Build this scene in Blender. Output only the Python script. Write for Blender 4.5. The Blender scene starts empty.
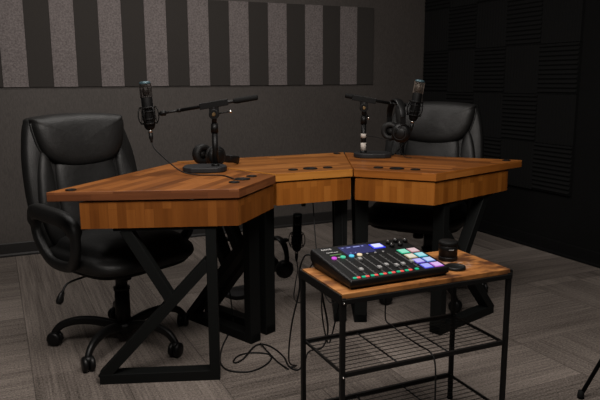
import bpy, bmesh, math, random
from mathutils import Vector, Matrix, Euler
random.seed(7)
PI = math.pi
SC = bpy.context.scene
COL = SC.collection

# ------------------------------------------------------------------ materials
def new_mat(name, rough=.5, metal=0.0, color=(.5, .5, .5), spec=.5):
    m = bpy.data.materials.new(name); m.use_nodes = True
    b = m.node_tree.nodes['Principled BSDF']
    b.inputs['Base Color'].default_value = (*color, 1)
    b.inputs['Roughness'].default_value = rough
    b.inputs['Metallic'].default_value = metal
    b.inputs['Specular IOR Level'].default_value = spec
    return m
class NT:
    def __init__(s, m): s.t = m.node_tree; s.b = s.t.nodes['Principled BSDF']
    def n(s, kind, **kw):
        o = s.t.nodes.new(kind)
        for k, v in kw.items():
            if k in o.inputs.keys(): o.inputs[k].default_value = v
            else: setattr(o, k, v)
        return o
    def l(s, a, b): s.t.links.new(a, b)
    def coord(s, kind='Object', scale=(1, 1, 1), rot=(0, 0, 0), loc=(0, 0, 0)):
        c = s.n('ShaderNodeTexCoord'); m = s.n('ShaderNodeMapping')
        m.inputs['Scale'].default_value = scale; m.inputs['Rotation'].default_value = rot
        m.inputs['Location'].default_value = loc
        s.l(c.outputs[kind], m.inputs['Vector']); return m.outputs['Vector']
    def noise(s, vec, scale, detail=3, rough=.55):
        o = s.n('ShaderNodeTexNoise'); o.inputs['Scale'].default_value = scale
        o.inputs['Detail'].default_value = detail; o.inputs['Roughness'].default_value = rough
        s.l(vec, o.inputs['Vector']); return o.outputs['Fac']
    def ramp(s, fac, stops):
        o = s.n('ShaderNodeValToRGB'); e = o.color_ramp.elements
        while len(e) < len(stops): e.new(.5)
        for i, (p, c) in enumerate(stops): e[i].position = p; e[i].color = (*c, 1)
        s.l(fac, o.inputs['Fac']); return o.outputs['Color']
    def mix(s, fac, a, b, mode='MIX'):
        o = s.n('ShaderNodeMix'); o.data_type = 'RGBA'; o.blend_type = mode
        for sock, v in ((o.inputs['Factor'], fac), (o.inputs['A'], a), (o.inputs['B'], b)):
            pass
        ins = [i for i in o.inputs if i.enabled]
        f, A, B = o.inputs[0], o.inputs[6], o.inputs[7]
        for sock, v in ((f, fac), (A, a), (B, b)):
            if hasattr(v, 'is_linked') or hasattr(v, 'links'): s.l(v, sock)
            elif isinstance(v, (int, float)): sock.default_value = v
            else: sock.default_value = (*v, 1)
        return o.outputs[2]
    def math(s, op, a, b=None, c=None):
        o = s.n('ShaderNodeMath'); o.operation = op
        for i, v in enumerate((a, b, c)):
            if v is None: continue
            if isinstance(v, (int, float)): o.inputs[i].default_value = v
            else: s.l(v, o.inputs[i])
        return o.outputs[0]
    def bump(s, h, strength=.3, dist=.01):
        o = s.n('ShaderNodeBump'); o.inputs['Strength'].default_value = strength
        o.inputs['Distance'].default_value = dist
        s.l(h, o.inputs['Height']); s.l(o.outputs['Normal'], s.b.inputs['Normal'])
    def color(s, c): s.l(c, s.b.inputs['Base Color'])

def wood_block(name, dark, mid, light, brick=(.34, .042), rough=.42, uv=True, rot=0, grain=1.0, tone=.62):
    """butcher block: glued staves, each its own tone, with fine grain along the stave"""
    m = new_mat(name, rough, spec=.13); t = NT(m)
    v = t.coord('UV', rot=(0, 0, rot))
    br = t.n('ShaderNodeTexBrick'); br.offset = .37; br.squash = 1.0; br.offset_frequency = 2
    br.inputs['Color1'].default_value = (0, 0, 0, 1); br.inputs['Color2'].default_value = (1, 1, 1, 1)
    br.inputs['Mortar'].default_value = (.25, .25, .25, 1)
    br.inputs['Scale'].default_value = 1; br.inputs['Mortar Size'].default_value = .0006
    br.inputs['Brick Width'].default_value = brick[0]; br.inputs['Row Height'].default_value = brick[1]
    t.l(v, br.inputs['Vector'])
    v2 = t.coord('UV', scale=(4, 60, 1) if rot == 0 else (60, 4, 1))
    g = t.noise(v2, 1.0, 5, .65)
    v3 = t.coord('UV', scale=(1.5, 5, 1) if rot == 0 else (5, 1.5, 1))
    g2 = t.noise(v3, 1.0, 2, .5)
    f = t.math('MULTIPLY', br.outputs['Color'], tone)
    f = t.math('ADD', f, t.math('MULTIPLY', g, .55 * grain))
    f = t.math('ADD', f, t.math('MULTIPLY', g2, .35))
    f = t.math('SUBTRACT', f, .27-(.62-tone)*.5)
    t.color(t.ramp(f, [(.05, dark), (.5, mid), (1.0, light)]))
    t.bump(g, .08, .002)
    return m

M = {}
M['desk_top'] = wood_block('desk_top_wood', (.080, .025, .006), (.195, .066, .0145), (.31, .115, .028), rough=.42, tone=.66)
M['desk_edge'] = wood_block('desk_edge_wood', (.15, .046, .008), (.29, .096, .017), (.42, .160, .034), brick=(.21, .05), tone=.6)
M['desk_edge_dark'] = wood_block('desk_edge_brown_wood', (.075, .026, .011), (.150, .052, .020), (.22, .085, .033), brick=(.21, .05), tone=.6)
M['desk_edge_pale'] = wood_block('desk_edge_pale_wood', (.28, .105, .018), (.41, .165, .030), (.50, .22, .050), brick=(.4, .05), tone=.4)
M['desk_top_pale'] = wood_block('desk_top_pale_wood', (.115, .040, .009), (.225, .082, .018), (.32, .130, .034), rough=.42, tone=.6)
M['desk_apron'] = wood_block('desk_apron_wood', (.140, .040, .005), (.265, .087, .012), (.38, .142, .025), brick=(.23, .033), rot=PI/2, rough=.5, tone=.52)
M['desk_apron_shaded'] = wood_block('desk_apron_shaded_wood', (.085, .024, .004), (.165, .053, .009), (.27, .095, .019), brick=(.23, .033), rot=PI/2, rough=.5, tone=.46)  # same apron wood, darkened to stand in for dimmer light on the left wedge

def mat_carpet():
    m = new_mat('carpet_planks', .97, spec=.03); t = NT(m)
    pos = t.coord('Object')
    sep = t.n('ShaderNodeSeparateXYZ'); t.l(pos, sep.inputs[0])
    X, Y = sep.outputs[0], sep.outputs[1]
    S = .33
    cx = t.math('FLOOR', t.math('DIVIDE', t.math('SUBTRACT', X, .06), 2*S))
    cy = t.math('FLOOR', t.math('DIVIDE', t.math('SUBTRACT', Y, 2.06), 2*S))
    # direction of a block: columns alternate, a random quarter of the far blocks turned
    par = t.math('MODULO', t.math('ADD', t.math('ADD', cx, cy), 40.0), 2.0)
    par = t.math('MAXIMUM', par, t.math('LESS_THAN', cx, -.5))    # the outer column runs level
    par = t.math('MULTIPLY', par, t.math('GREATER_THAN', t.math('ABSOLUTE', cx), .5))   # the next one runs lengthwise
    ix = t.math('FLOOR', t.math('DIVIDE', t.math('SUBTRACT', X, .06), S))
    iy = t.math('FLOOR', t.math('DIVIDE', t.math('SUBTRACT', Y, 2.06), S))
    lx = t.math('FLOOR', t.math('DIVIDE', Y, 4*S)); ly = t.math('FLOOR', t.math('DIVIDE', X, 3*S))
    def wn(a, b):
        c = t.n('ShaderNodeCombineXYZ'); t.l(a, c.inputs[0]); t.l(b, c.inputs[1])
        w = t.n('ShaderNodeTexWhiteNoise'); w.noise_dimensions = '2D'; t.l(c.outputs[0], w.inputs['Vector']); return w.outputs['Value']
    rv = wn(ix, lx); rh = wn(iy, cx)
    def streak(a, b, s1, s2):
        c = t.n('ShaderNodeCombineXYZ'); t.l(t.math('MULTIPLY', a, s1), c.inputs[0]); t.l(t.math('MULTIPLY', b, s2), c.inputs[1])
        return c.outputs[0]
    sv = t.noise(streak(X, Y, 85, 1.6), 1.0, 4, .75); sh = t.noise(streak(X, Y, 1.6, 85), 1.0, 4, .75)
    s = t.mix(par, sv, sh); r = t.mix(par, rv, rh)
    fine = t.noise(pos, 120, 3, .85)
    blotch = t.mix(par, t.noise(streak(X, Y, 16, .7), 1.0, 2, .5), t.noise(streak(X, Y, .7, 16), 1.0, 2, .5))
    f = t.math('ADD', t.math('MULTIPLY', s, .85), t.math('MULTIPLY', r, .20))
    f = t.math('ADD', f, t.math('MULTIPLY', fine, 1.35))
    f = t.math('ADD', f, t.math('MULTIPLY', blotch, .42))
    f = t.math('SUBTRACT', f, .955)
    col = t.ramp(f, [(.10, (.040, .034, .030)), (.45, (.150, .127, .112)), (.90, (.30, .258, .228))])
    # thin dark seam lines between planks
    def seam(a, off):
        q = t.math('PINGPONG', t.math('SUBTRACT', a, off), S/2)   # 0 at seams
        return t.math('LESS_THAN', q, .0022)
    sx = seam(X, .06); sy = seam(Y, 2.06)
    sm = t.mix(par, sx, sy)
    lng = t.math('LESS_THAN', t.math('PINGPONG', t.math('SUBTRACT', X, .06), S), .0022)
    sm = t.math('MAXIMUM', sm, lng)
    col = t.mix(t.math('MULTIPLY', sm, .5), col, (.03, .026, .023))
    t.color(col); t.bump(t.math('ADD', fine, s), .5, .004)
    return m
M['carpet'] = mat_carpet()

def mat_fabric(name, c1, c2, scale=240, aniso=(1, 1, 1), rough=.85, bump=.15, spec=.3):
    m = new_mat(name, rough, spec=spec); t = NT(m)
    v = t.coord('Object', scale=aniso)
    n = t.noise(v, scale, 4, .7)
    n2 = t.noise(t.coord('Object'), 2.2, 2, .5)
    f = t.math('ADD', t.math('MULTIPLY', n, .8), t.math('MULTIPLY', n2, .2))
    t.color(t.ramp(f, [(.3, c1), (.7, c2)])); t.bump(n, bump, .003)
    return m
M['wall'] = mat_fabric('wall_charcoal_vinyl', (.038, .0325, .0295), (.074, .0640, .0575), 60, (3, 3, .8), .66, .25, .4)
M['wall_black'] = mat_fabric('wall_black_paint', (.003, .003, .003), (.005, .005, .005), 60, rough=.85, spec=.1)
M['felt_light'] = mat_fabric('felt_light_grey', (.074, .064, .0625), (.215, .188, .184), 90, rough=.95, bump=.4, spec=.1)
M['felt_dark'] = mat_fabric('felt_dark_grey', (.030, .027, .025), (.042, .038, .035), 160, rough=.95, spec=.1)
M['foam'] = mat_fabric('acoustic_foam', (.0052, .0052, .0052), (.0078, .0078, .0078), 300, rough=.95, spec=.1)
M['baseboard'] = new_mat('baseboard_vinyl', .5, color=(.016, .015, .0145), spec=.25)
M['ceiling'] = mat_fabric('ceiling_paint', (.10, .10, .10), (.12, .12, .12), 60)

def mat_leather():
    m = new_mat('black_leather', .5, spec=.34); t = NT(m)
    v = t.coord('Object')
    vo = t.n('ShaderNodeTexVoronoi'); vo.inputs['Scale'].default_value = 260; t.l(v, vo.inputs['Vector'])
    n = t.noise(v, 9, 3, .6)
    t.color(t.ramp(n, [(.3, (.006, .006, .0058)), (.8, (.011, .0107, .0105))]))
    h = t.math('ADD', t.math('MULTIPLY', vo.outputs['Distance'], .3), t.math('MULTIPLY', n, 2.2))
    t.bump(h, .22, .01); return m
M['leather'] = mat_leather()
M['black_plastic'] = new_mat('black_plastic', .45, color=(.004, .004, .004), spec=.28)
M['matte_black'] = new_mat('matte_black', .6, color=(.0025, .0025, .0025), spec=.15)
M['rubber'] = new_mat('black_rubber', .75, color=(.004, .004, .004), spec=.15)
M['cable'] = new_mat('black_cable', .6, color=(.004, .004, .004), spec=.25)
M['desk_steel'] = new_mat('powder_coated_steel', .6, color=(.0036, .0042, .0040), spec=.16)
M['cart_steel'] = new_mat('cart_black_steel', .5, color=(.004, .004, .004), spec=.25)
M['stand_metal'] = new_mat('stand_black_metal', .45, color=(.003, .003, .003), spec=.22)
M['stand_base'] = new_mat('cast_base_grey', .55, color=(.014, .014, .015), spec=.25)
M['chrome'] = new_mat('chrome', .25, 1.0, (.7, .68, .65))
M['brass'] = new_mat('dull_gold', .35, 1.0, (.45, .30, .15))
M['grille'] = new_mat('mic_grille', .5, .4, (.018, .014, .012))
M['grille_pale'] = new_mat('mic_grille_coppery', .45, .5, (.11, .088, .072))
M['cap'] = new_mat('mic_cap_blue_glint', .35, .3, (.05, .095, .115))  # blue in the base colour stands for cool light reflected on the cap
M['tape'] = new_mat('pale_tape', .6, color=(.42, .38, .34))
M['glass_black'] = new_mat('lens_black', .12, color=(.006, .006, .006))
M['pad_grey'] = new_mat('ear_pad_grey', .55, color=(.010, .0097, .0095), spec=.25)
M['white'] = new_mat('white_print', .6, color=(.55, .55, .55))
M['fader_cap'] = new_mat('fader_cap', .4, color=(.24, .24, .24))
M['slot'] = new_mat('fader_slot', .4, color=(.09, .09, .09))
M['red_plug'] = new_mat('red_fabric', .6, color=(.25, .015, .01))

def mat_rustic():
    m = new_mat('rustic_board', .45, spec=.35); t = NT(m)
    v = t.coord('Object', scale=(1.6, 14, 14)); g = t.noise(v, 3.2, 6, .65)
    bl = t.noise(t.coord('Object', scale=(6, 9, 6), loc=(.4, 1.3, 0)), 1.6, 3, .6)
    col = t.ramp(g, [(.25, (.13, .042, .012)), (.5, (.32, .130, .036)), (.8, (.50, .24, .085))])
    col = t.mix(t.ramp(bl, [(.46, (0, 0, 0)), (.62, (.9, .9, .9))]), col, (.05, .017, .008))
    # pale scuff marks near the right end
    sc = t.noise(t.coord('Object', scale=(30, 60, 30)), 1.6, 4, .8)
    sep = t.n('ShaderNodeSeparateXYZ'); t.l(t.coord('Object'), sep.inputs[0])
    dx = t.math('SUBTRACT', sep.outputs[0], .46); dy = t.math('SUBTRACT', sep.outputs[1], .11)
    d = t.math('ADD', t.math('MULTIPLY', t.math('MULTIPLY', dx, dx), 160), t.math('MULTIPLY', t.math('MULTIPLY', dy, dy), 320))
    mask = t.math('MAXIMUM', t.math('SUBTRACT', 1.0, d), 0.0)
    k = t.math('MULTIPLY', t.math('GREATER_THAN', sc, .53), t.math('MULTIPLY', mask, .65))
    col = t.mix(k, col, (.55, .42, .36))
    t.color(col); return m
M['rustic'] = mat_rustic()
def emat(name, col, s):
    m = new_mat(name, .5, color=tuple(c*.3 for c in col)); b = m.node_tree.nodes['Principled BSDF']
    b.inputs['Emission Color'].default_value = (*col, 1); b.inputs['Emission Strength'].default_value = s; return m

# ------------------------------------------------------------------ mesh tools
class MB:
    def __init__(s): s.v = []; s.f = []; s.sm = []; s.uv = []; s.mi = []
    def add(s, vs, fs, smooth=False, mi=0, uvs=None):
        o = len(s.v); s.v += [tuple(q) for q in vs]
        for k, f in enumerate(fs):
            s.f.append([o+i for i in f]); s.sm.append(smooth); s.mi.append(mi)
            s.uv.append(uvs[k] if uvs else None)
        return s
    def box(s, c, d, rot=None, mi=0):
        x, y, z = [q/2 for q in d]
        vs = [Vector((a*x, b*y, e*z)) for a in (-1, 1) for b in (-1, 1) for e in (-1, 1)]
        if rot is not None: vs = [rot @ q for q in vs]
        vs = [q+Vector(c) for q in vs]
        return s.add(vs, [(0, 1, 3, 2), (4, 6, 7, 5), (0, 4, 5, 1), (2, 3, 7, 6), (0, 2, 6, 4), (1, 5, 7, 3)], mi=mi)
    def bar(s, a, b, w, h, up=(0, 0, 1), mi=0):
        """square section bar a->b; w sideways, h along up"""
        a, b = Vector(a), Vector(b); d = (b-a); L = d.length; d.normalize()
        side = d.cross(Vector(up)); side.normalize(); u = side.cross(d)
        vs = [p+side*i*w/2+u*j*h/2 for p in (a, b) for i in (-1, 1) for j in (-1, 1)]
        return s.add(vs, [(0, 1, 3, 2), (4, 6, 7, 5), (0, 4, 5, 1), (2, 3, 7, 6), (0, 2, 6, 4), (1, 5, 7, 3)], mi=mi)
    def prism(s, poly, z0, z1, mi=0, uvtop=True, uoff=0.0):
        """vertical prism with metric UVs; sides unrolled along the perimeter"""
        n = len(poly)
        vs = [(x, y, z0) for x, y in poly]+[(x, y, z1) for x, y in poly]
        fs = [list(range(n))[::-1], list(range(n, 2*n))]
        uv = [[poly[i] for i in range(n)][::-1], [poly[i] for i in range(n)]]
        u = uoff
        for i in range(n):
            j = (i+1) % n; L = math.dist(poly[i], poly[j])
            fs.append([i, j, n+j, n+i]); uv.append([(u, z0), (u+L, z0), (u+L, z1), (u, z1)]); u += L
        return s.add(vs, fs, uvs=uv, mi=mi)
    def cyl(s, a, b, r, r2=None, n=16, smooth=True, mi=0, cap=True):
        a, b = Vector(a), Vector(b); d = (b-a).normalized()
        t = Vector((1, 0, 0)) if abs(d.x) < .8 else Vector((0, 1, 0)); p = d.cross(t).normalized(); q = d.cross(p)
        r2 = r if r2 is None else r2
        vs = []
        for c, rr in ((a, r), (b, r2)):
            vs += [c+p*rr*math.cos(2*PI*i/n)+q*rr*math.sin(2*PI*i/n) for i in range(n)]
        s.add(vs, [(i, (i+1) % n, n+(i+1) % n, n+i) for i in range(n)], smooth, mi)
        if cap:
            s.add(vs[:n], [tuple(range(n))[::-1]], False, mi); s.add(vs[n:], [tuple(range(n))], False, mi)
        return s
    def lathe(s, prof, n=24, M_=None, smooth=True, mi=0):
        """prof = [(r,z)...] revolved about local Z"""
        M_ = M_ or Matrix.Identity(4); vs = []
        for r, z in prof:
            for i in range(n): vs.append(M_ @ Vector((r*math.cos(2*PI*i/n), r*math.sin(2*PI*i/n), z)))
        fs = []
        for k in range(len(prof)-1):
            for i in range(n): j = (i+1) % n; fs.append((k*n+i, k*n+j, (k+1)*n+j, (k+1)*n+i))
        s.add(vs, fs, smooth, mi)
        if prof[0][0] > 1e-5: s.add(vs[:n], [tuple(range(n))[::-1]], False, mi)
        if prof[-1][0] > 1e-5: s.add(vs[-n:], [tuple(range(n))], False, mi)
        return s
    def torus(s, R, r, M_=None, n=32, k=8, mi=0):
        M_ = M_ or Matrix.Identity(4); vs = []
        for i in range(n):
            a = 2*PI*i/n
            for j in range(k):
                b = 2*PI*j/k; q = R+r*math.cos(b)
                vs.append(M_ @ Vector((q*math.cos(a), q*math.sin(a), r*math.sin(b))))
        fs = [(i*k+j, ((i+1) % n)*k+j, ((i+1) % n)*k+(j+1) % k, i*k+(j+1) % k) for i in range(n) for j in range(k)]
        return s.add(vs, fs, True, mi)
    def tube(s, pts, r, n=8, closed=False, mi=0, flat=None, up=None, smooth=True):
        """sweep; r number or list; flat=(w,h) elliptical/rounded section with 'up' reference"""
        P = [Vector(p) for p in pts]; N = len(P); vs = []
        prev = None
        for i in range(N):
            a = P[(i-1) % N] if (closed or i > 0) else P[i]; b = P[(i+1) % N] if (closed or i < N-1) else P[i]
            d = (b-a).normalized()
            if up is not None: sd = d.cross(Vector(up)).normalized(); u = sd.cross(d)
            else:
                if prev is None:
                    t = Vector((0, 0, 1)) if abs(d.z) < .9 else Vector((1, 0, 0)); sd = d.cross(t).normalized()
                else: sd = (prev-d*prev.dot(d)).normalized()
                u = sd.cross(d)
            prev = sd
            rr = r[i] if isinstance(r, (list, tuple)) else r
            for k in range(n):
                a_ = 2*PI*k/n+(PI/4 if n == 4 else 0)
                if flat:
                    ca, sa = math.cos(a_), math.sin(a_); e = .55
                    vs.append(P[i]+sd*flat[0]*math.copysign(abs(ca)**e, ca)*rr+u*flat[1]*math.copysign(abs(sa)**e, sa)*rr)
                else: vs.append(P[i]+sd*math.cos(a_)*rr+u*math.sin(a_)*rr)
        fs = []
        for i in range(N if closed else N-1):
            for k in range(n):
                fs.append((i*n+k, i*n+(k+1) % n, ((i+1) % N)*n+(k+1) % n, ((i+1) % N)*n+k))
        s.add(vs, fs, smooth, mi)
        if not closed:
            s.add(vs[:n], [tuple(range(n))[::-1]], False, mi); s.add(vs[-n:], [tuple(range(n))], False, mi)
        return s
    def build(s, name, mats, parent=None, bevel=0, subsurf=0, loc=None, rot=None):
        me = bpy.data.meshes.new(name); me.from_pydata([tuple(v) for v in s.v], [], s.f)
        for p, sm, mi in zip(me.polygons, s.sm, s.mi): p.use_smooth = sm; p.material_index = mi
        if any(u is not None for u in s.uv):
            uv = me.uv_layers.new(name='uv')
            for p, u in zip(me.polygons, s.uv):
                for k, li in enumerate(p.loop_indices): uv.data[li].uv = u[k] if u else (0, 0)
        for m in (mats if isinstance(mats, (list, tuple)) else [mats]): me.materials.append(M[m] if isinstance(m, str) else m)
        bm = bmesh.new(); bm.from_mesh(me); bmesh.ops.remove_doubles(bm, verts=bm.verts, dist=1e-6)
        bmesh.ops.recalc_face_normals(bm, faces=bm.faces); bm.to_mesh(me); bm.free()
        o = bpy.data.objects.new(name, me); COL.objects.link(o)
        if parent: o.parent = parent
        if loc: o.location = loc
        if rot: o.rotation_euler = rot
        if bevel:
            b = o.modifiers.new('bevel', 'BEVEL'); b.width = bevel; b.segments = 2; b.limit_method = 'ANGLE'; b.angle_limit = .6
        if subsurf:
            b = o.modifiers.new('sub', 'SUBSURF'); b.levels = subsurf; b.render_levels = subsurf
        return o

def smooth_path(pts, k=6, closed=False):
    P = [Vector(p) for p in pts]; n = len(P); out = []
    for i in range(n if closed else n-1):
        if closed: a, b, c, d = P[(i-1) % n], P[i], P[(i+1) % n], P[(i+2) % n]
        else: a, b, c, d = P[max(i-1, 0)], P[i], P[i+1], P[min(i+2, n-1)]
        for j in range(k):
            t = j/k
            out.append(.5*((2*b)+(c-a)*t+(2*a-5*b+4*c-d)*t*t+(3*b-a-3*c+d)*t**3))
    if not closed: out.append(P[-1])
    return out

def tag(o, label, cat, group=None):
    o['label'] = label; o['category'] = cat
    if group: o['group'] = group
    return o
def thing(name, label, cat, loc=(0, 0, 0), rz=0, group=None):
    o = bpy.data.objects.new(name, None); COL.objects.link(o); o.empty_display_size = .1
    o.location = loc; o.rotation_euler = (0, 0, rz); return tag(o, label, cat, group)
def struct(mb, name, mat, **k):
    o = mb.build(name, mat, **k); o['kind'] = 'structure'; return o
def kids(o): return [c for c in COL.objects if c.parent == o]
def copy_tree(o, parent=None):
    c = o.copy(); COL.objects.link(c)
    if parent: c.parent = parent
    for ch in kids(o): copy_tree(ch, c)
    return c

# ------------------------------------------------------------------ room
WX, WY, CH = 3.338, 4.67, 2.62
struct(MB().box((.6, 1.9, -.05), (5.476+.2, 5.54+.2, .1)), 'floor', 'carpet')
struct(MB().box((.6, WY+.06, CH/2), (5.476+.24, .12, CH)), 'wall_back', 'wall')
struct(MB().box((WX+.06, 1.9, CH/2), (.12, 5.54, CH)), 'wall_right', 'wall_black')
struct(MB().box((.6, 1.9, CH+.05), (5.476+.2, 5.54+.2, .1)), 'ceiling', 'ceiling')
def base_profile(a, b, inward):
    a, b, n = Vector(a), Vector(b), Vector(inward)
    prof = [(0, 0), (.013, 0), (.013, .012), (.007, .022), (.006, .088), (.003, .094), (0, .094)]
    vs = [p+n*d+Vector((0, 0, z)) for p in (a, b) for d, z in prof]; k = len(prof)
    return MB().add(vs, [(i, (i+1) % k, k+(i+1) % k, k+i) for i in range(k)]+[tuple(range(k)), tuple(range(k, 2*k))])
struct(base_profile((-2.1, WY, 0), (WX, WY, 0), (0, -1, 0)), 'baseboard_back', 'baseboard')
struct(base_profile((WX, -.8, 0), (WX, WY-.014, 0), (-1, 0, 0)), 'baseboard_right', 'wall_black')

# felt strips on the back wall
S0, SW, SB, ST = .0751, .1533, 1.1195, 1.7231
ordw = ['rightmost', 'second', 'third', 'fourth', 'fifth', 'sixth', 'seventh', 'eighth', 'ninth', 'tenth', 'eleventh']
nl = nd = 0
strip_mesh = {}
for i in range(17, -2, -1):
    light = i % 2 == 0
    th = .014 if light else .012
    mb = MB().box((0, -th/2, (ST-SB)/2), (SW-.0012, th, ST-SB))
    if light:
        w = ordw[nl]; nl += 1
        lab = 'pale mottled grey felt strip on back wall, %s pale strip%s' % (w, '' if w == 'rightmost' else ' from right')
        if i == 0: lab = 'pale mottled grey felt strip nearest left photo edge, above left office chair'
        lab = lab if w != 'rightmost' else 'pale mottled grey felt strip on back wall, rightmost of the pale ones'
    else:
        w = ordw[nd]; nd += 1
        lab = 'smooth dark grey felt strip on back wall, %s dark strip from right' % w
        if w == 'rightmost': lab = 'smooth dark grey felt strip ending the striped panel on its right'
        if i == -1: lab = 'dark grey felt strip, only a sliver at the far left photo edge'
    o = mb.build('felt_acoustic_strip', 'felt_light' if light else 'felt_dark', bevel=.0015, loc=(S0+(i+.5)*SW, WY, SB))
    tag(o, lab, 'acoustic panel', 'striped felt acoustic strips on the back wall')

# wedge foam tiles on the right wall
def foam_mesh(vertical):
    T = .3215; n = 11; mb = MB(); base = .020; hgt = .031
    prof = [(-T/2, 0), (-T/2, base)]
    for k in range(n):
        a = -T/2+T*k/n; w = T/n
        prof += [(a+w*.14, base), (a+w*.42, hgt), (a+w*.58, hgt), (a+w*.86, base)]
    prof += [(T/2, base), (T/2, 0)]
    m = len(prof); vs = []
    for e in (-T/2, T/2):
        for s, d in prof: vs.append((-d, s, e) if vertical else (-d, e, s))
    fs = [(i, (i+1) % m, m+(i+1) % m, m+i) for i in range(m)]
    # end caps in strips
    for off in (0, m):
        for k in range(n):
            b = 2+4*k; fs.append((off+b, off+b+1, off+b+2, off+b+3))
        fs.append(tuple([off+0, off+1]+[off+q for k in range(n) for q in (2+4*k, 5+4*k)]+[off+m-2, off+m-1]))
    return mb.add(vs, fs)
proto = {}
colw = ['beside the wall corner', 'second column from corner', 'middle column', 'fourth column from corner', 'outermost column']
roww = ['bottom row', 'second row up', 'third row up', 'fourth row up', 'fifth row up']
for r in range(5):
    for c in range(5):
        vert = (r+c) % 2 == 1
        if vert not in proto:
            o = foam_mesh(vert).build('foam_tile', 'foam'); proto[vert] = o
        else:
            o = proto[vert].copy(); COL.objects.link(o)
        o.location = (WX, 3.0155+.324*(4-c+.5), .41+.324*(r+.5))
        tag(o, 'black foam tile, %s ribs, right wall, %s, %s' % ('upright' if vert else 'level', roww[r], colw[c]), 'acoustic foam', 'foam tiles on the right wall')

# ------------------------------------------------------------------ desk modules
A_, B_, D_ = .3737, .9397, .6362
HT, TH, AP = .760, .035, .1056
def trap(inset_out=0, inset=0):
    k = (B_-A_)/2/D_; d = D_-inset_out; s = inset
    # side inset measured perpendicular
    c = math.sqrt(1+k*k)*s
    return [(-(A_/2)+c-k*s, s), ((A_/2)-c+k*s, s), ((A_/2+k*d)-c, d), (-(A_/2+k*d)+c, d)]
def make_desk(label, loc, rz, corner_caps, u0, top_mats=('desk_top', 'desk_edge'), pt=.006, ap_mat='desk_apron', sO=.545):
    t = thing('desk_module', label, 'desk', (loc[0], loc[1], 0), rz, 'three wedge desk modules joined in an arc')
    p = trap(0, .0015)
    top = MB().prism(p, HT-TH, HT, uoff=u0)
    top.mi = [0, 0]+[1]*(len(top.f)-2)
    top.build('tabletop', top_mats, t, bevel=.002)
    q = trap(.10, .009); ap = MB()
    qi = [(x*(1-.05), y+(.02 if y < .1 else -.02)) for x, y in q]
    n = 4; z0, z1 = HT-TH-AP, HT-TH-.006; u = u0*3+.13
    for i in range(n):
        j = (i+1) % n; L = math.dist(q[i], q[j])
        vs = [(*q[i], z0), (*q[j], z0), (*q[j], z1), (*q[i], z1), (*qi[i], z0), (*qi[j], z0), (*qi[j], z1), (*qi[i], z1)]
        uvq = [(u, z0), (u+L, z0), (u+L, z1), (u, z1)]
        ap.add(vs, [(0, 1, 2, 3), (5, 4, 7, 6), (4, 5, 1, 0), (3, 2, 6, 7)], uvs=[uvq, uvq, uvq, uvq]); u += L
    ap.build('apron', ap_mat, t)
    # steel K-frames beneath both slanted sides
    k = (B_-A_)/2/D_; nrm = math.sqrt(1+k*k); zt = z0-.001
    for sgn in (-1, 1):
        e = Vector((sgn*k/nrm, 1/nrm, 0)); nin = Vector((-sgn/nrm, k/nrm, 0))
        o = Vector((sgn*A_/2, 0, 0))+nin*.048
        def P(s, z): return o+e*s+Vector((0, 0, z))
        f = MB(); w, dp = .040, .061; sI = .111; sT = .430
        f.bar(P(sI, 0), P(sI, zt), dp, w, up=e)
        f.bar(P(sI-.02, w/2), P(sO-.01, w/2), dp*.98, w)
        f.bar(P(sI-.02, zt-.006), P(sT+.04, zt-.006), dp, .012)
        # lower diagonal: outer foot to the post ; upper diagonal: top outer to the crossing
        f.bar(P(sO-.018, .022), P(sI+.012, .475), dp*.96, w, up=e.cross(Vector((0, 0, 1))).cross(P(sI, .475)-P(sO, .02)))
        f.bar(P(sT, zt-.006), P(.262, .315), dp*.94, w, up=e.cross(Vector((0, 0, 1))).cross(P(sT, zt)-P(.262, .315)))
        fr = f.build('leg_frame', 'desk_steel', t, bevel=.002)
        for s in (sI, sO-.02): MB().cyl(P(s, -.0), P(s, .004), .014).build('levelling_foot', 'rubber', fr)
    # cable ports: small-large-small row by the short edge, small one at the outer corners
    caps = [(pt-.086, .084, .022), (pt, .088, .033), (pt+.086, .084, .022)]+[(sx*(.40), D_-.055, .02) for sx in corner_caps]
    for x, y, r in caps:
        MB().lathe([(r, 0), (r, .0025), (r*.94, .004), (r*.72, .004), (r*.68, .002), (0, .002)], 24, Matrix.Translation((x, y, HT))).build('cable_port', 'matte_black', t)
    return t
make_desk('left wooden desk wedge of arc, headphones and boom microphone on it', (.9332, 2.3869), .7992, (-1,), .07, ('desk_top', 'desk_edge_dark'), .036, 'desk_apron_shaded', .563)
make_desk('middle wooden desk wedge, bare top, between the two microphone wedges', (1.2645, 2.5505), -.0242, (1,), .31, ('desk_top_pale', 'desk_edge_pale'), .015)
make_desk('right wooden desk wedge of arc, boom stand with hanging headphones on it', (1.5701, 2.3943), -.8649, (1,), .53, pt=-.012)

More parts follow.
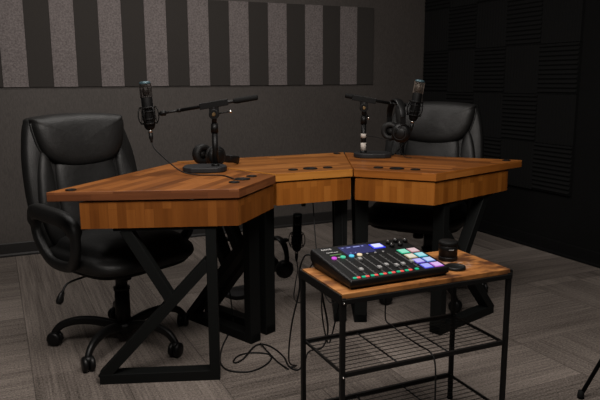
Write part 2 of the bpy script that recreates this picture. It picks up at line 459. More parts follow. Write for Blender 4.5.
# ------------------------------------------------------------------ office chairs
def bend(x, y, z):
    t = z-.46
    return (x, y+.17*t+.10*max(0, t-.25)**2-.55*x*x, z)
def pad(outline, y0, thick, k=7, back=True, crown=.5):
    """cushion from an x,z outline: rings shrink to the centre while the front domes towards -Y"""
    P = smooth_path([(x, 0, z) for x, z in outline], 5, True); n = len(P)
    c = sum(P, Vector())/n; mb = MB(); vs = []
    for i in range(k+1):
        a = PI/2*i/k; s = math.cos(a)**crown if i < k else 0.0; h = math.sin(a)**.8
        for p in P:
            q = c+(p-c)*s; vs.append(bend(q.x, y0-thick*h, q.z))
    fs = [(i*n+j, i*n+(j+1) % n, (i+1)*n+(j+1) % n, (i+1)*n+j) for i in range(k) for j in range(n)]
    vb = [bend(p.x, y0+.012, p.z) for p in P]; o = len(vs); vs += vb
    fs += [(j, (j+1) % n, o+(j+1) % n, o+j) for j in range(n)]
    vs.append(bend(c.x, y0+.012, c.z)); fs += [(o+j, o+(j+1) % n, len(vs)-1) for j in range(n)]
    return mb.add(vs, fs, True)
def make_chair(label, loc, rz, star_a):
    t = thing('office_chair', label, 'chair', (loc[0], loc[1], 0), rz, 'padded office chairs')
    # star base and casters
    base = MB(); base.lathe([(.0, .10), (.045, .10), (.048, .085), (.04, .055), (.0, .055)][::-1], 20)
    for k in range(5):
        a = star_a+2*PI*k/5; d = Vector((math.cos(a), math.sin(a), 0))
        pts = smooth_path([d*.03+Vector((0, 0, .085)), d*.12+Vector((0, 0, .108)), d*.20+Vector((0, 0, .112)), d*.265+Vector((0, 0, .095)), d*.297+Vector((0, 0, .066)), d*.302+Vector((0, 0, .052))], 4)
        base.tube(pts, [1.0-.35*i/len(pts) for i in range(len(pts))], 10, flat=(.021, .015), up=(-d.y, d.x, 0))
    b = base.build('star_base', 'black_plastic', t)
    for k in range(5):
        a = star_a+2*PI*k/5; cm = MB(); d = Vector((math.cos(a), math.sin(a), 0)); h = d*.302
        ax = Matrix.Rotation(a+.9+k, 4, 'Z') @ Matrix.Rotation(PI/2, 4, 'X')
        for sx in (-.0135, .0135):
            Mx = Matrix.Translation(h+Vector((0, 0, .0325))) @ ax @ Matrix.Translation((0, 0, sx))
            cm.lathe([(0, -.012), (.022, -.012), (.030, -.008), (.0325, 0), (.030, .008), (.022, .012), (0, .012)], 18, Mx)
        cm.lathe([(0, .0), (.018, 0), (.022, .012), (.014, .024), (0, .026)], 12, Matrix.Translation(h+Vector((0, 0, .040))))
        cm.cyl(h+Vector((0, 0, .04)), h+Vector((0, 0, .062)), .007)
        cm.build('caster', 'black_plastic', b)
    g = MB(); g.cyl((0, 0, .06), (0, 0, .255), .034, .032, 20); g.cyl((0, 0, .25), (0, 0, .262), .036, .036, 20); g.cyl((0, 0, .25), (0, 0, .36), .026, .026, 16)
    g.build('gas_column', 'black_plastic', t)
    mc = MB().box((0, .02, .356), (.20, .24, .034)); mc.cyl((0, -.03, .30), (0, -.03, .325), .028)
    mc.build('tilt_mechanism', 'matte_black', t, bevel=.004)
    lv = MB().tube(smooth_path([(-.05, -.02, .332), (-.19, -.03, .330), (-.26, -.035, .322), (-.285, -.04, .295)], 4), .0045, 8)
    l = lv.build('seat_lever', 'black_plastic', t); l.location = (-.018, 0, .028)
    MB().tube([(-.283, -.04, .298), (-.292, -.041, .285), (-.302, -.042, .262), (-.308, -.042, .25)], [.5, .9, 1.25, .8], 10, flat=(.012, .008), up=(0, 1, 0)).build('paddle', 'black_plastic', l)
    # seat : pan + cushion with a rolled front
    pan = MB(); xs = 14
    def seat_ring(zs):
        vs = []; rings = []
        for z, s, dy in zs:
            ring = []
            for i in range(40):
                a = 2*PI*i/40; ca, sa = math.cos(a), math.sin(a); e = .5; z0_ = z; 
                x = .255*s*math.copysign(abs(ca)**e, ca); y = .250*s*math.copysign(abs(sa)**e, sa)-.02+dy
                dip = -.020*max(0, -y-.15)/.12 if z > .4 else 0
                ring.append((x, y, z+dip+.02))
            rings.append(ring)
        return rings
    def loft(mb, rings):
        n = len(rings[0]); vs = [q for r in rings for q in r]
        fs = [(k*n+i, k*n+(i+1) % n, (k+1)*n+(i+1) % n, (k+1)*n+i) for k in range(len(rings)-1) for i in range(n)]
        return mb.add(vs, fs, True)
    loft(pan, seat_ring([(.352, .01, 0), (.352, .80, 0), (.358, .90, 0), (.372, .95, 0), (.380, .94, 0), (.380, .01, 0)])).build('seat_pan', 'matte_black', t)
    cush = MB(); loft(cush, seat_ring([(.366, .60, 0), (.368, .92, 0), (.385, 1.0, 0), (.415, 1.03, 0), (.432, 1.02, 0), (.440, .985, 0), (.444, .93, 0), (.452, .90, 0), (.470, .86, 0), (.485, .74, 0), (.492, .55, 0), (.490, .3, 0), (.487, .01, 0)]))
    sc = cush.build('seat', 'leather', t)
    # backrest shell
    out = [(-.185, .43), (-.245, .50), (-.275, .64), (-.272, .80), (-.252, .91), (-.230, .975), (-.195, 1.001), (0, 1.012), (.195, 1.001), (.230, .975), (.252, .91), (.272, .80), (.275, .64), (.245, .50), (.185, .43)]
    P = smooth_path([(x, 0, z) for x, z in out], 4, True); n = len(P); c = Vector((0, 0, .72)); vs = []
    layers = [(.0, .175), (.80, .195), (.96, .202), (1.0, .22), (1.0, .255), (.96, .275), (.80, .285), (0.0, .288)]
    for s, y in layers:
        for p in P: q = c+(p-c)*s; vs.append(bend(q.x, y, q.z))
    bs = MB().add(vs, [(k*n+i, k*n+(i+1) % n, (k+1)*n+(i+1) % n, (k+1)*n+i) for k in range(len(layers)-1) for i in range(n)], True)
    br = bs.build('backrest', 'leather', t)
    pad([(-.118, .44), (-.150, .60), (-.150, .78), (-.10, .86), (0, .88), (.10, .86), (.150, .78), (.150, .60), (.118, .44), (0, .43)], .195, .045, crown=.42).build('lumbar_cushion', 'leather', br)
    for sg in (-1, 1):
        pad([(sg*.150, .44), (sg*.158, .62), (sg*.158, .78), (sg*.175, .86), (sg*.205, .85), (sg*.235, .76), (sg*.250, .62), (sg*.225, .50), (sg*.19, .44)][::sg], .205, .040).build('side_bolster', 'leather', br)
    hp = pad([(-.222, .982), (-.220, .94), (-.202, .875), (-.165, .820), (-.10, .788), (0, .779), (.10, .788), (.165, .820), (.202, .875), (.220, .94), (.222, .982), (.200, 1.003), (0, 1.014), (-.200, 1.003)], .195, .066, crown=.38)
    hd = hp.build('headrest_pillow', 'leather', br)
    pp = smooth_path([(x, 0, z) for x, z in [(-.224, .980), (-.221, .94), (-.204, .873), (-.166, .818), (-.10, .786), (0, .777), (.10, .786), (.166, .818), (.204, .873), (.221, .94), (.224, .980)]], 5)
    MB().tube([bend(q.x, .194, q.z) for q in pp], .005, 6).build('piping', 'leather', hd)
    # looped armrests
    for sg in (-1, 1):
        am = MB(); x = sg*.288
        loop = [(x*.93, .205, .595), (x, .15, .628), (x*1.01, .05, .626), (x*1.01, -.06, .618), (x, -.125, .585), (x, -.135, .52), (x*.98, -.11, .46), (x*.93, -.05, .42), (x*.92, .06, .415), (x*.92, .13, .44), (x*.93, .19, .51)]
        lp = smooth_path(loop, 4, True); rr = []
        for q in lp: rr.append(1.25 if q.z > .56 else .85)
        am.tube(lp, rr, 12, closed=True, flat=(.026, .019), up=(1, 0, 0))
        # up axis along X: section height is across the chair
        a = am.build('armrest', 'leather', t)
        MB().box((sg*.250, .04, .418), (.05, .08, .018)).build('arm_bracket', 'matte_black', a)
    return t
lc = make_chair('black leather office chair tucked behind the left desk wedge', (.454, 2.845), math.radians(25), math.radians(16-25))
rc = make_chair('black leather office chair tucked behind the right desk wedge', (2.035, 2.840), math.radians(-50), math.radians(46+50))

for ch in kids(rc):
    if ch.name.split('.')[0] in ('star_base', 'gas_column'):
        ch.location = Matrix.Rotation(math.radians(50), 3, 'Z') @ Vector((.042, -.022, 0))
for ch in kids(rc):   # this chair's gas lift stands a little higher
    if ch.name.split('.')[0] not in ('star_base', 'gas_column'): ch.location.z += .02

# ------------------------------------------------------------------ microphone gear
def make_stand(label, pole, z0, heading, boom, group='short boom microphone stands', tape=False):
    """pole foot point, heading = direction the base stretches, boom = (grip end, clamp, mic end)"""
    t = thing('microphone_stand', label, 'microphone stand', (pole[0], pole[1], z0), 0, group)
    O = Vector((pole[0], pole[1], z0)); g, c, m = [Vector(q)-O for q in boom]
    off = Vector((c.x, c.y, 0)); g -= off; m -= off; c -= off; t.location = O+off
    out = []
    for i in range(13): a = -PI/2+PI*i/12; out.append((.050*math.cos(a), .074*math.sin(a)))
    out += [(-.04, .080), (-.100, .076), (-.132, .058), (-.142, .030), (-.142, -.030), (-.132, -.058), (-.100, -.076), (-.04, -.080)]
    R = Matrix.Rotation(heading+PI, 2); po = [tuple(R @ Vector(q)) for q in out]
    b = MB().prism(po, 0, .024); b.build('base', 'stand_base', t, bevel=.005)
    top = c.z
    p = MB(); p.cyl((0, 0, .022), (0, 0, top*.60), .0130, .0130, 16); p.cyl((0, 0, .022), (0, 0, .034), .020, .016, 16)
    p.cyl((0, 0, top*.58), (0, 0, top*.72), .0165, .0150, 16); p.cyl((0, 0, top*.70), (0, 0, top-.02), .0110, .0110, 16)
    pl = p.build('pole', 'stand_metal', t)
    if tape:
        MB().cyl((0, 0, .035), (0, 0, .075), .0142, .0142, 16).build('pale_tape_band', 'tape', pl)
        MB().cyl((0, 0, .10), (0, 0, .122), .0142, .0142, 16).build('pale_tape_band', 'tape', pl)
    d = (m-g).normalized(); side = d.cross(Vector((0, 0, 1))).normalized(); up = side.cross(d)
    k = MB(); k.cyl(Vector((0, 0, top-.06)), Vector((0, 0, top-.012)), .013, .016, 16)
    k.cyl(Vector((0, 0, top-.042))-side*.016, Vector((0, 0, top-.042))+side*.016, .022, .022, 20); k.box((0, 0, top-.022), (.040, .030, .036), Matrix.Rotation(math.atan2(d.y, d.x), 3, 'Z'))
    k.bar(c-d*.062+up*.001, c+d*.062+up*.001, .032, .028, up=up)
    cl = k.build('clamp', 'stand_metal', t, bevel=.002)
    kb = MB(); s2 = -side if side.y > 0 else side
    kb.cyl(Vector((0, 0, top-.042))+s2*.016, Vector((0, 0, top-.042))+s2*.022, .0095, .007, 14)
    kb.build('bolt_head', 'brass', cl)
    hd_ = (-d*.075 if not tape else Vector((.022, -.012, -.055)))
    tk = MB().cyl(Vector((0, 0, top-.042)), Vector((0, 0, top-.042))+hd_, .003, .003, 8); tk.build('clamp_handle', 'stand_metal', cl)
    MB().lathe([(0, 0), (.006, .001), (.006, .012), (0, .014)], 10, Matrix.Translation(Vector((0, 0, top-.049))+hd_*.97)).build('handle_tip', 'chrome', cl)
    bm_ = MB(); bm_.cyl(g+d*.01, c+(m-c)*.62, .0075, .0075, 14); bm_.cyl(c+(m-c)*.60, m, .0055, .0055, 12)
    bm_.cyl(c+(m-c)*.60, c+(m-c)*.66, .0085, .0085, 12)
    bm_.lathe([(.011, 0), (.013, .004), (.011, .02), (.008, .026)], 12, Matrix.Translation(m) @ d.to_track_quat('Z', 'Y').to_matrix().to_4x4() @ Matrix.Translation((0, 0, -.03)))
    bo = bm_.build('boom_arm', 'stand_metal', t)
    MB().lathe([(0, 0), (.009, .001), (.012, .006), (.0125, .05), (.0125, .095), (.010, .108), (.0075, .110)], 16, Matrix.Translation(g) @ d.to_track_quat('Z', 'Y').to_matrix().to_4x4()).build('counterweight', 'rubber', bo)
    return t

def make_mic(label, loc, rot, cap='cap', grille='grille'):
    """origin at the centre of the shock mount"""
    t = thing('condenser_microphone', label, 'microphone', loc, 0, 'side address microphones in shock mounts')
    t.rotation_euler = rot; t.scale = (1, 1, 1.06)
    b = MB(); b.lathe([(0, -.058), (.014, -.058), (.020, -.052), (.0245, -.040), (.0245, .072), (.023, .075), (0, .075)], 24)
    b.build('body', 'matte_black', t)
    gr = MB(); gr.lathe([(.0225, .074), (.0225, .128)], 24)
    # open wire cage: hoops and stiles around the capsule
    cage = MB()
    for z in [.080+.006*i for i in range(8)]: cage.torus(.0232, .0009, Matrix.Translation((0, 0, z)), 20, 4)
    for i in range(16): a = 2*PI*i/16; cage.cyl((.0232*math.cos(a), .0232*math.sin(a), .075), (.0232*math.cos(a), .0232*math.sin(a), .130), .0009, n=5)
    for a in (0, PI): cage.box((.0232*math.cos(a), .0232*math.sin(a), .102), (.006, .010, .056))
    g = cage.build('grille_cage', grille, t)
    MB().lathe([(0, .080), (.006, .080), (.014, .084), (.017, .10), (.014, .116), (.006, .120), (0, .12)], 16).build('capsule', grille, g)
    MB().lathe([(.0238, .128), (.0244, .131), (.0238, .136), (.018, .139), (0, .140)], 24).build('top_cap', cap, t)
    sm = MB(); R = .035
    for z in (-.032, .034): sm.torus(R, .0028, Matrix.Translation((0, 0, z)), 36, 8)
    for z in (-.014, .016): sm.torus(.0275, .0028, Matrix.Translation((0, 0, z)), 28, 8)
    for i in range(6):
        a = 2*PI*i/6+.3; d = Vector((math.cos(a), math.sin(a), 0))
        sm.tube([d*R+Vector((0, 0, -.032)), d*(R+.007)+Vector((0, 0, -.017)), d*(R+.009)+Vector((0, 0, 0)), d*(R+.007)+Vector((0, 0, .018)), d*R+Vector((0, 0, .034))], .0025, 6)
    s = sm.build('shock_mount', 'stand_metal', t)
    el = MB()
    zig = []
    for i in range(24):
        a = 2*PI*i/24; up2 = (i//2) % 2; rr, z = (R, .034 if up2 else -.032) if i % 2 else (.0275, .016 if up2 else -.014)
        zig.append((rr*math.cos(a), rr*math.sin(a), z))
    el.tube(zig, .0011, 5, closed=True)
    el.build('elastic_cord', 'rubber', s)
    x = MB(); x.cyl((0, 0, -.070), (0, 0, -.057), .0095, .0095, 14); x.build('connector_collar', 'chrome', t)
    MB().lathe([(0, -.112), (.0045, -.112), (.0065, -.100), (.0095, -.092), (.0095, -.068), (0, -.068)][::-1], 14).build('cable_plug', 'black_plastic', t)
    return t

# left set
make_stand('black boom stand on left desk wedge, arm reaching left to a microphone', (.8765, 2.736), HT, math.radians(158),
           ((1.054, 2.689, 1.083), (.8765, 2.765, 1.052), (.656, 2.861, 1.013)))
make_mic('studio microphone with painted bluish glint on its cap, over the left desk wedge', (.615, 2.879, 1.006), (0, math.radians(-4), -.43))
# right set
make_stand('black boom stand on right desk wedge, pale tape bands on its pole', (1.722, 2.900), HT, math.radians(-22),
           ((1.641, 2.969, 1.077), (1.728, 2.925, 1.056), (1.922, 2.828, 1.024)), tape=True)
make_mic('studio microphone with coppery grille, before the right office chair', (1.961, 2.808, 1.008), (0, math.radians(9), -.43), grille='grille_pale')
# floor set behind the desk
make_stand('black boom stand standing on the carpet behind the middle desk wedge', (1.200, 3.268), 0, math.radians(200),
           ((1.054, 3.320, .308), (1.200, 3.266, .310), (1.392, 3.130, .306)))
make_mic('studio microphone low behind the middle desk wedge, above the carpet', (1.430, 3.110, .308), (0, math.radians(2), .2))

def make_phones(label, loc, rot, spread=.076, swivel=0.0):
    t = thing('headphones', label, 'headphones', loc, 0, 'black studio headphones'); t.rotation_euler = rot; t.scale = (1.1, 1.1, 1.1)
    H = .150; arc = []
    for i in range(25):
        a = PI*i/24; arc.append((spread*1.02*math.cos(a), 0, H-.085+.085*math.sin(a)))
    hb = MB().tube(arc, 1.0, 12, flat=(.017, .0045), up=None)
    # section: wide across Y
    hb = MB(); vs = []; n = len(arc)
    for (x, y, z), i in zip(arc, range(n)):
        a = PI*i/(n-1); rx, rz = math.cos(a), math.sin(a); w = .013+.006*math.sin(a); th = .004+.002*math.sin(a)
        for k in range(12):
            b = 2*PI*k/12; cb, sb = math.cos(b), math.sin(b)
            vs.append((x+rx*th*sb, w*math.copysign(abs(cb)**.6, cb), z+rz*th*sb))
    fs = [(i*12+k, i*12+(k+1) % 12, (i+1)*12+(k+1) % 12, (i+1)*12+k) for i in range(n-1) for k in range(12)]
    fs += [tuple(range(12)), tuple(range((n-1)*12, n*12))]
    hb.add(vs, fs, True).build('headband', 'black_plastic', t)
    for sg in (-1, 1):
        y = MB(); x = sg*spread*1.02
        y.box((x, 0, .052), (.010, .022, .034)); y.tube(smooth_path([(x, -.036, 0), (x*1.03, -.030, .026), (x*1.06, 0, .040), (x*1.03, .030, .026), (x, .036, 0)], 4), .0035, 6)
        y.build('yoke', 'black_plastic', t, bevel=.0)
        Mx = Matrix.Translation((sg*(spread*.92-.012*(swivel > 0)), 0, 0)) @ Matrix.Rotation(-swivel, 4, 'Z') @ Matrix.Rotation(sg*PI/2, 4, 'Y')
        e = MB().lathe([(0, .031), (.020, .031), (.024, .029), (.026, .026), (.036, .022), (.043, .012), (.044, 0), (.042, -.002), (0, -.002)], 28, Mx).build('ear_cup', 'black_plastic', t)
        MB().lathe([(.020, -.004), (.020, -.016), (.026, -.022), (.036, -.022), (.044, -.014), (.045, -.004), (.042, .0)], 28, Mx).lathe([(.021, -.009), (0, -.010)], 28, Mx).build('ear_pad', 'pad_grey', e)
        MB().lathe([(.0285, .0255), (.030, .027), (.0315, .0245)], 28, Mx).build('trim_ring', 'pad_grey', e)
    return t
ph = make_phones('black headphones lying on their side beside the left desk stand', (.903, 2.948, .811), (0, 0, 0), .055, .0)
ph.rotation_euler = (Matrix.Rotation(math.radians(-72), 3, 'Z') @ Matrix.Rotation(math.radians(-103), 3, 'X')).to_euler()
def hang(label, band_top, hdir, spread=.076):
    # X axis along hdir (horizontal), Z up, origin at ear-cup level
    a = math.atan2(hdir[1], hdir[0])
    return make_phones(label, (band_top[0], band_top[1], band_top[2]-.165), (0, 0, a), spread, math.radians(38))
hang('black headphones hanging from the right stand arm, beside the microphone', (1.876, 2.851, 1.042+.012), (-.16, -1))
hang('black headphones hanging low from the floor stand arm', (1.338, 3.168, .308+.012), (.25, -1))

# ------------------------------------------------------------------ cart
ct = thing('side_table', 'low side table with rustic board top and black wire shelves', 'side table', (.838, 1.5265, 0), -.021)
CW, CD, CT = .604, .2865, .566
MB().box((CW/2, CD/2, CT-.008), (CW-.008, CD-.008, .016)).build('board_top', 'rustic', ct, bevel=.0015)
fr = MB(); P_ = .0140
for x in (P_/2, CW-P_/2):
    for y in (P_/2, CD-P_/2): fr.box((x, y, (CT-.004)/2), (P_, P_, CT-.008-.012))
for y in (.004, CD-.004): fr.box((CW/2, y, CT-.023), (CW, .013, .014))
for x in (.004, CW-.004): fr.box((x, CD/2, CT-.023), (.013, CD, .014))
for x in (-.001, CW+.001): fr.box((x, CD/2, CT-.012), (.004, CD, .02))
fo = fr.build('frame', 'cart_steel', ct, bevel=.001)
for x in (P_/2, CW-P_/2):
    for y in (P_/2, CD-P_/2):
        MB().lathe([(.011, 0), (.011, .006), (.006, .012), (0, .012)], 12, Matrix.Translation((x, y, 0))).build('foot', 'rubber', ct)
for zs in (.3215, .094):
    sh = MB()
    for y in (.008, CD-.008): sh.bar((.016, y, zs), (CW-.016, y, zs), .011, .013)
    for x in (.014, CW-.014): sh.bar((x, .01, zs), (x, CD-.01, zs), .006, .008)
    for i in range(1, 11):
        y = .008+(CD-.016)*i/11; sh.cyl((.012, y, zs+.004), (CW-.012, y, zs+.004), .0013, n=6)
    for x in (.20, .385): sh.cyl((x, .01, zs), (x, CD-.01, zs), .0028, n=6)
    so = sh.build('wire_shelf', 'cart_steel', ct)
sc = MB()
for z in (CT-.026, .318): sc.lathe([(0, 0), (.004, .0), (.003, .003), (0, .004)], 10, Matrix.Translation((P_/2, 0, z)) @ Matrix.Rotation(PI/2, 4, 'X'))
sc.build('screw', 'chrome', ct)

# ------------------------------------------------------------------ mixer
MW, MD = .345, .262
mx = thing('podcast_mixer', 'black podcast mixing console with glowing coloured pads on side table', 'audio mixer', (1.049-MW/2, 1.677-MD/2, CT), 0)
zf, zb = .030, .062
def face(u, v, h=0):
    n = Vector((0, -(zb-zf), MD)).normalized()
    return Vector((u*MW, v*MD, zf+(zb-zf)*v))+n*h
hb = MB(); i_ = .010
low = [(0+i_, i_, .0), (MW-i_, i_, .0), (MW-i_, MD-i_, .0), (i_, MD-i_, .0)]
mid = [(0, 0, .012), (MW, 0, .012), (MW, MD, .030), (0, MD, .030)]
up_ = [(0, 0, zf-.004), (MW, 0, zf-.004), (MW, MD, zb-.006), (0, MD, zb-.006)]
tp = [tuple(face(a, b)) for a, b in ((.012, .015), (.988, .015), (.988, .985), (.012, .985))]
vs = low+mid+up_+tp
fs = [(3, 2, 1, 0), (12, 13, 14, 15)]+[(k*4+i, k*4+(i+1) % 4, (k+1)*4+(i+1) % 4, (k+1)*4+i) for k in range(3) for i in range(4)]
hb.add(vs, fs).build('housing', 'black_plastic', mx, bevel=.003)
tilt = Matrix.Rotation(math.atan2(zb-zf, MD), 3, 'X')
def quad_box(u0, v0, u1, v1, h0, h1, name, mat, parent=mx, bevel=.001):
    c = (face((u0+u1)/2, (v0+v1)/2, (h0+h1)/2)); d = ((u1-u0)*MW, (v1-v0)*MD, h1-h0)
    return MB().box(c, d, tilt).build(name, mat, parent, bevel=bevel)
scr = quad_box(.255, .665, .560, .925, 0, .0015, 'touch_screen', emat('screen_blue', (.012, .015, .11), .55))
for (a, b, c, d, k) in [(.33, .865, .37, .88, .3), (.40, .865, .47, .885, .3), (.49, .865, .51, .885, .3), (.30, .70, .31, .715, .2), (.35, .70, .36, .715, .2), (.28, .87, .30, .885, .2)]:
    quad_box(a, b, c, d, .0014, .0019, 'screen_glyph', emat('glyph', (.35, .40, .85), .5), scr, 0)
rb = quad_box(.572, .745, .700, .895, 0, .002, 'record_button_rim', emat('rim_blue', (.02, .03, .62), 1.0))
quad_box(.588, .768, .684, .872, .0018, .004, 'record_button', emat('rec_white', (.62, .66, .95), .75))
def hexc(r, g, b): return tuple((q/255)**2.2 for q in (r, g, b))
padc = [[(130, 205, 180), (200, 175, 180)], [(205, 200, 185), (150, 205, 215)], [(170, 165, 225), (170, 190, 225)], [(150, 155, 230), (200, 165, 220)]]
gl = [[(40, 200, 150), (190, 140, 150)], [(190, 175, 140), (70, 190, 210)], [(110, 90, 220), (100, 130, 225)], [(80, 80, 235), (190, 100, 220)]]
for r in range(4):
    for c in range(2):
        u = .800+.108*c; v = .560-.1585*r
        rim = quad_box(u-.047, v-.066, u+.047, v+.066, 0, .002, 'sound_pad', emat('pad_rim', hexc(*gl[r][c]), .42))
        quad_box(u-.038, v-.052, u+.038, v+.052, .0018, .0036, 'pad_face', emat('pad_face', hexc(*padc[r][c]), .82), rim)
def knob(u, v, r, h, name, mat, parent=mx, top=None):
    Mx = Matrix.Translation(face(u, v)) @ tilt.to_4x4()
    return MB().lathe([(r, 0), (r*.95, h*.9), (r*.8, h), (0, h)], 16, Mx).build(name, mat, parent)
for u, v in ((.775, .85), (.87, .88), (.960, .84), (.765, .745), (.858, .75)):
    k = knob(u, v, .0085, .010, 'volume_knob', 'black_plastic')
    Mx = Matrix.Translation(face(u, v, .0102)) @ tilt.to_4x4()
    MB().box(Mx @ Vector((0, .004, 0)), (.0015, .006, .0006), tilt).build('pointer_mark', 'white', k)
rc_ = [(195, 70, 200), (70, 190, 150), (80, 190, 225), (225, 205, 170)]
for (u, v), c in zip(((.100, .62), (.190, .625), (.278, .625), (.363, .63)), rc_):
    knob(u, v, .0085, .004, 'channel_button', emat('channel_glow', hexc(*c), .8))
for (u, v) in ((.148, .62), (.445, .63), (.530, .63), (.612, .63)): knob(u, v, .004, .003, 'select_button', 'fader_cap')
for i in range(8):
    u = .080+.0875*i; q = quad_box(u+.022, .085, u+.030, .575, 0, .0004, 'fader_slot', 'slot', bevel=0)
    for m_ in range(9):
        quad_box(u+.034, .10+.055*m_, u+.040, .104+.055*m_, 0, .0005, 'scale_mark', 'fader_cap', q, 0)
capv = [.20, .47, .19, .23, .18, .19, .23, .20]
capv = [.47, .20, .19, .235, .18, .195, .23, .20]
for i in range(7):
    u = .080+.0875*i+.026
    u = [.300, .190, .367, .455, .537, .608, .715][i]; v = [.48, .20, .19, .23, .18, .19, .225][i]
    f_ = quad_box(u-.017, v-.030, u+.017, v+.030, .001, .009, 'fader_cap', 'fader_cap', bevel=.002)
    quad_box(u-.013, v-.002, u+.013, v+.002, .0088, .0094, 'cap_line', 'white', f_, 0)
gcol = emat('mute_green', hexc(20, 175, 130), .8); rcol = emat('mute_red', hexc(215, 80, 75), 1.0)
for i in range(7):
    u = .060+.0855*i
    quad_box(u-.016, .030-.016+.012, u+.016, .030+.028, 0, .003, 'listen_button', gcol, bevel=.001)
    quad_box(u+.019, .030-.016+.012, u+.051, .030+.028, 0, .003, 'mute_button', rcol, bevel=.001)
quad_box(.660, .026, .692, .062, 0, .003, 'listen_button', gcol)
def text(body, size, loc, rot, mat, parent, name):
    cu = bpy.data.curves.new(name, 'FONT'); cu.body = body; cu.size = size; cu.extrude = .0002; cu.align_x = 'LEFT'
    tmp = bpy.data.objects.new(name, cu); dg = bpy.context.evaluated_depsgraph_get()
    COL.objects.link(tmp); dg.update(); me = bpy.data.meshes.new_from_object(tmp.evaluated_get(dg))
    bpy.data.objects.remove(tmp); o = bpy.data.objects.new(name, me); COL.objects.link(o)
    me.materials.clear(); me.materials.append(M[mat]); o.parent = parent; o.location = loc; o.rotation_euler = rot; return o
te = tilt.to_euler()
text('RØDE', .0135, face(.078, .885, .0006), te, 'white', mx, 'maker_lettering')
text('RØDECaster', .0078, face(.092, .790, .0006), te, 'white', mx, 'model_lettering')
quad_box(.10, .715, .215, .735, 0, .0006, 'status_strip', emat('strip', hexc(90, 130, 70), .5), bevel=0)
for k in range(4): MB().lathe([(0, -.0005), (.010, -.0005), (.010, .003), (0, .003)], 12, Matrix.Translation((.03+(MW-.06)*(k % 2), .03+(MD-.06)*(k//2), 0))).build('foot', 'rubber', mx)

# lens and cap on the cart
ln = thing('lens_canister', 'short black glossy camera lens standing at the right of the side table', 'camera lens', (1.330, 1.694, CT), math.radians(-25))
ln.scale = (1.16, 1.16, 1.07)
MB().lathe([(0, 0), (.0255, 0), (.027, .002), (.027, .010), (.0268, .012)], 28).build('mount_ring', 'black_plastic', ln)
MB().lathe([(.0262, .011), (.0262, .030), (.027, .031), (.027, .046), (.0262, .047)], 28).build('barrel', 'black_plastic', ln)
MB().lathe([(.0262, .046), (.0275, .048), (.0275, .057), (.025, .060), (0, .060)], 28).build('front_cap', 'matte_black', ln)
MB().box((.003, -.0268, .037), (.014, .002, .0025)).build('lettering_band', 'fader_cap', ln)
cp = MB().lathe([(0, 0), (.032, 0), (.033, .003), (.032, .009), (.029, .0105), (.026, .007), (0, .007)], 32)
tag(cp.build('lens_cover', 'black_plastic', loc=(1.2835, 1.596, CT)), 'flat round black lens cap lying on the side table beside the lens', 'lens cover')
cc = MB().lathe([(0, 0), (.022, 0), (.022, .010), (.018, .013), (0, .013)], 20)

# ------------------------------------------------------------------ cables
def cable(name, pts, label, r=.0028, k=6, cat='cable', plug=None):
    o = MB().tube(smooth_path(pts, k), r, 8).build(name, 'cable'); tag(o, label, cat)
    return o
cable('microphone_cable', [(.622, 2.875, .895), (.630, 2.855, .862), (.668, 2.775, .812), (.710, 2.700, .774), (.765, 2.655, .7635), (.815, 2.625, .7635), (.852, 2.592, .7635), (.862, 2.520, .7635), (.850, 2.430, .7675)],
      'thin black cable from left microphone trailing across desk to a cable port', .0026)
cable('microphone_cable', [(1.945, 2.815, .898), (1.938, 2.812, .870), (1.915, 2.83, .825), (1.905, 2.87, .790), (1.90, 2.91, .764), (1.87, 2.98, .7635)],
      'short black cable dropping from the right microphone to the desk', .0026)
cable('headphone_cable', [(1.742, 2.920, .868), (1.77, 2.915, .866), (1.81, 2.90, .858), (1.85, 2.87, .846)],
      'thin black lead strung between right stand pole and hanging headphones', .0018)
cable('headphone_cable', [(1.872, 2.80, .842), (1.876, 2.80, .80), (1.886, 2.79, .772), (1.90, 2.775, .7632), (1.915, 2.76, .7632)],
      'thin black cord hanging from the right headphones down to desk top', .0018)
cable('microphone_cable', [(1.427, 3.108, .196), (1.42, 3.08, .15), (1.36, 2.98, .11), (1.27, 2.80, .10), (1.10, 2.35, .25), (.98, 2.05, .46), (.915, 1.85, .575), (.910, 1.815, .604)],
      'black cable sagging from low microphone to the mixer back', .0028)
cable('mixer_cable', [(.895, 1.815, .60), (.880, 1.850, .595), (.868, 1.87, .54), (.872, 1.88, .47), (.860, 1.92, .33), (.930, 2.10, .12), (1.03, 2.25, .02), (1.012, 2.284, .004)],
      'black cable dropping from side table top left corner to carpet', .0030)
cable('floor_cable', [(.960, 2.92, .30), (.975, 2.89, .10), (.965, 2.84, .010), (.897, 2.716, .004), (.840, 2.616, .004), (.796, 2.518, .004), (.770, 2.431, .004), (.777, 2.365, .004), (.815, 2.326, .004), (.862, 2.314, .004), (.923, 2.337, .004), (.975, 2.387, .004), (.985, 2.433, .004), (.956, 2.465, .004), (.909, 2.487, .004), (.860, 2.476, .004), (.826, 2.437, .004), (.829, 2.414, .006), (.867, 2.434, .006), (.913, 2.485, .008), (.950, 2.530, .006), (.985, 2.553, .004), (1.012, 2.536, .004), (1.030, 2.476, .004), (1.032, 2.382, .004), (1.014, 2.29, .004), (1.03, 2.244, .004), (1.078, 2.283, .004), (1.150, 2.383, .006), (1.12, 2.20, .10), (1.00, 1.92, .30), (.93, 1.83, .48), (.935, 1.82, .590)],
      'long black cable looped in a spiral on the carpet behind side table', .0034)
cable('floor_cable', [(.990, 2.546, .011), (.991, 2.459, .004), (.989, 2.347, .004), (.999, 2.262, .006)],
      'short stretch of black cable crossing carpet beside the spiral loop', .0032)
cable('mixer_cable', [(.960, 1.815, .590), (.955, 1.850, .54), (.950, 1.870, .40), (.975, 1.870, .27), (1.00, 1.868, .34), (1.015, 1.850, .46), (1.02, 1.816, .590)],
      'black cable hanging in a narrow loop behind side table', .0026)
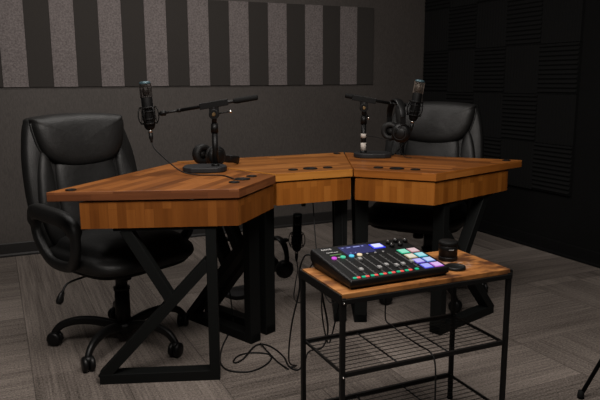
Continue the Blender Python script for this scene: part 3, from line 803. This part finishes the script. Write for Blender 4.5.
cable('mixer_cable', [(1.185, 1.832, .585), (1.190, 1.855, .53), (1.195, 1.855, .42), (1.185, 1.84, .333), (1.175, 1.78, .330), (1.165, 1.70, .329), (1.16, 1.60, .329), (1.155, 1.54, .333), (1.155, 1.512, .30), (1.15, 1.500, .18), (1.15, 1.50, .05), (1.17, 1.46, .004), (1.22, 1.40, .004)],
      'black cable trailing over the upper wire shelf to the carpet', .0026)
cable('power_cable', [(1.32, 2.70, .66), (1.30, 2.64, .55), (1.27, 2.55, .40), (1.24, 2.42, .25), (1.15, 2.15, .30), (1.07, 1.90, .50), (1.055, 1.815, .590)],
      'thin black cable rising behind mixer to under middle desk wedge', .0024)
cable('power_cable', [(1.455, 2.66, .66), (1.44, 2.62, .40), (1.42, 2.58, .20), (1.41, 2.56, .02), (1.45, 2.62, .004), (1.55, 2.78, .004)],
      'thin black cable hanging between the two middle desk legs', .0024)
pg = thing('hanging_plug', 'black plug dangling below the middle desk wedge above low microphone', 'plug', (1.395, 2.950, .522), 0)
MB().lathe([(0, 0), (.010, .002), (.013, .020), (.010, .040), (.005, .048), (.004, .060), (0, .060)], 14).build('plug_body', 'black_plastic', pg)
MB().tube([(0, 0, .058), (0, 0, .09), (-.005, -.002, .125), (-.01, -.004, .19)], .003, 8).build('lead', 'cable', pg)

# ------------------------------------------------------------------ tripod at the right edge
tr = thing('light_stand', 'black tripod stand, one thin leg entering at lower right photo edge', 'tripod', (2.13, 1.42, 0), 0)
leg_foot = Vector((1.872, 1.585, 0))-Vector((2.13, 1.42, 0))
for k in range(3):
    d = Matrix.Rotation(2*PI*k/3, 3, 'Z') @ leg_foot
    l = MB().cyl(d+Vector((0, 0, .012)), Vector((0, 0, .66))+d*.06, .0075, .0075, 10).build('leg', 'matte_black', tr)
    MB().lathe([(0, 0), (.012, 0), (.013, .01), (.010, .030), (0, .032)], 12, Matrix.Translation(d)).build('rubber_foot', 'rubber', l)
MB().cyl((0, 0, .30), (0, 0, 1.05), .011, .011, 12).build('pole', 'matte_black', tr)
MB().cyl((0, 0, .63), (0, 0, .69), .024, .024, 14).build('collar', 'black_plastic', tr)

# ------------------------------------------------------------------ lights
def area(name, loc, target, size, size_y, power, col):
    d = bpy.data.lights.new(name, 'AREA'); d.shape = 'RECTANGLE'; d.size = size; d.size_y = size_y; d.energy = power; d.color = col
    o = bpy.data.objects.new(name, d); COL.objects.link(o); o.location = loc
    o.rotation_euler = (Vector(target)-Vector(loc)).to_track_quat('-Z', 'Y').to_euler(); return o
area('ceiling_panel_light', (.55, 1.35, 2.56), (.75, 3.0, .4), 2.2, 1.3, 118, (1.0, .93, .87))
area('rear_panel_light', (.95, 3.35, 2.58), (.95, 3.36, 0), 1.6, .5, 24, (1, .95, .9))
w = bpy.data.worlds.new('room_dim'); SC.world = w; w.use_nodes = True
w.node_tree.nodes['Background'].inputs[0].default_value = (.9, .95, 1, 1)
w.node_tree.nodes['Background'].inputs[1].default_value = .02

# ------------------------------------------------------------------ camera
cam = bpy.data.cameras.new('camera'); co = bpy.data.objects.new('camera', cam); COL.objects.link(co)
cam.sensor_width = 36; cam.lens = 652.83/600*36; cam.clip_start = .05
yaw, pitch, roll = .4362, .181, -.0051
F = Vector((math.sin(yaw)*math.cos(pitch), math.cos(yaw)*math.cos(pitch), -math.sin(pitch)))
R0 = Vector((math.cos(yaw), -math.sin(yaw), 0)); U0 = R0.cross(F)
Rv = math.cos(roll)*R0+math.sin(roll)*U0; Uv = -math.sin(roll)*R0+math.cos(roll)*U0
co.matrix_world = Matrix(((Rv.x, Uv.x, -F.x, 0), (Rv.y, Uv.y, -F.y, 0), (Rv.z, Uv.z, -F.z, 1.1531), (0, 0, 0, 1)))
SC.camera = co
SC.view_settings.view_transform = 'Standard'; SC.view_settings.look = 'None'
SC.view_settings.exposure = 0.0; SC.view_settings.gamma = 1; SC.view_settings.use_curve_mapping = False
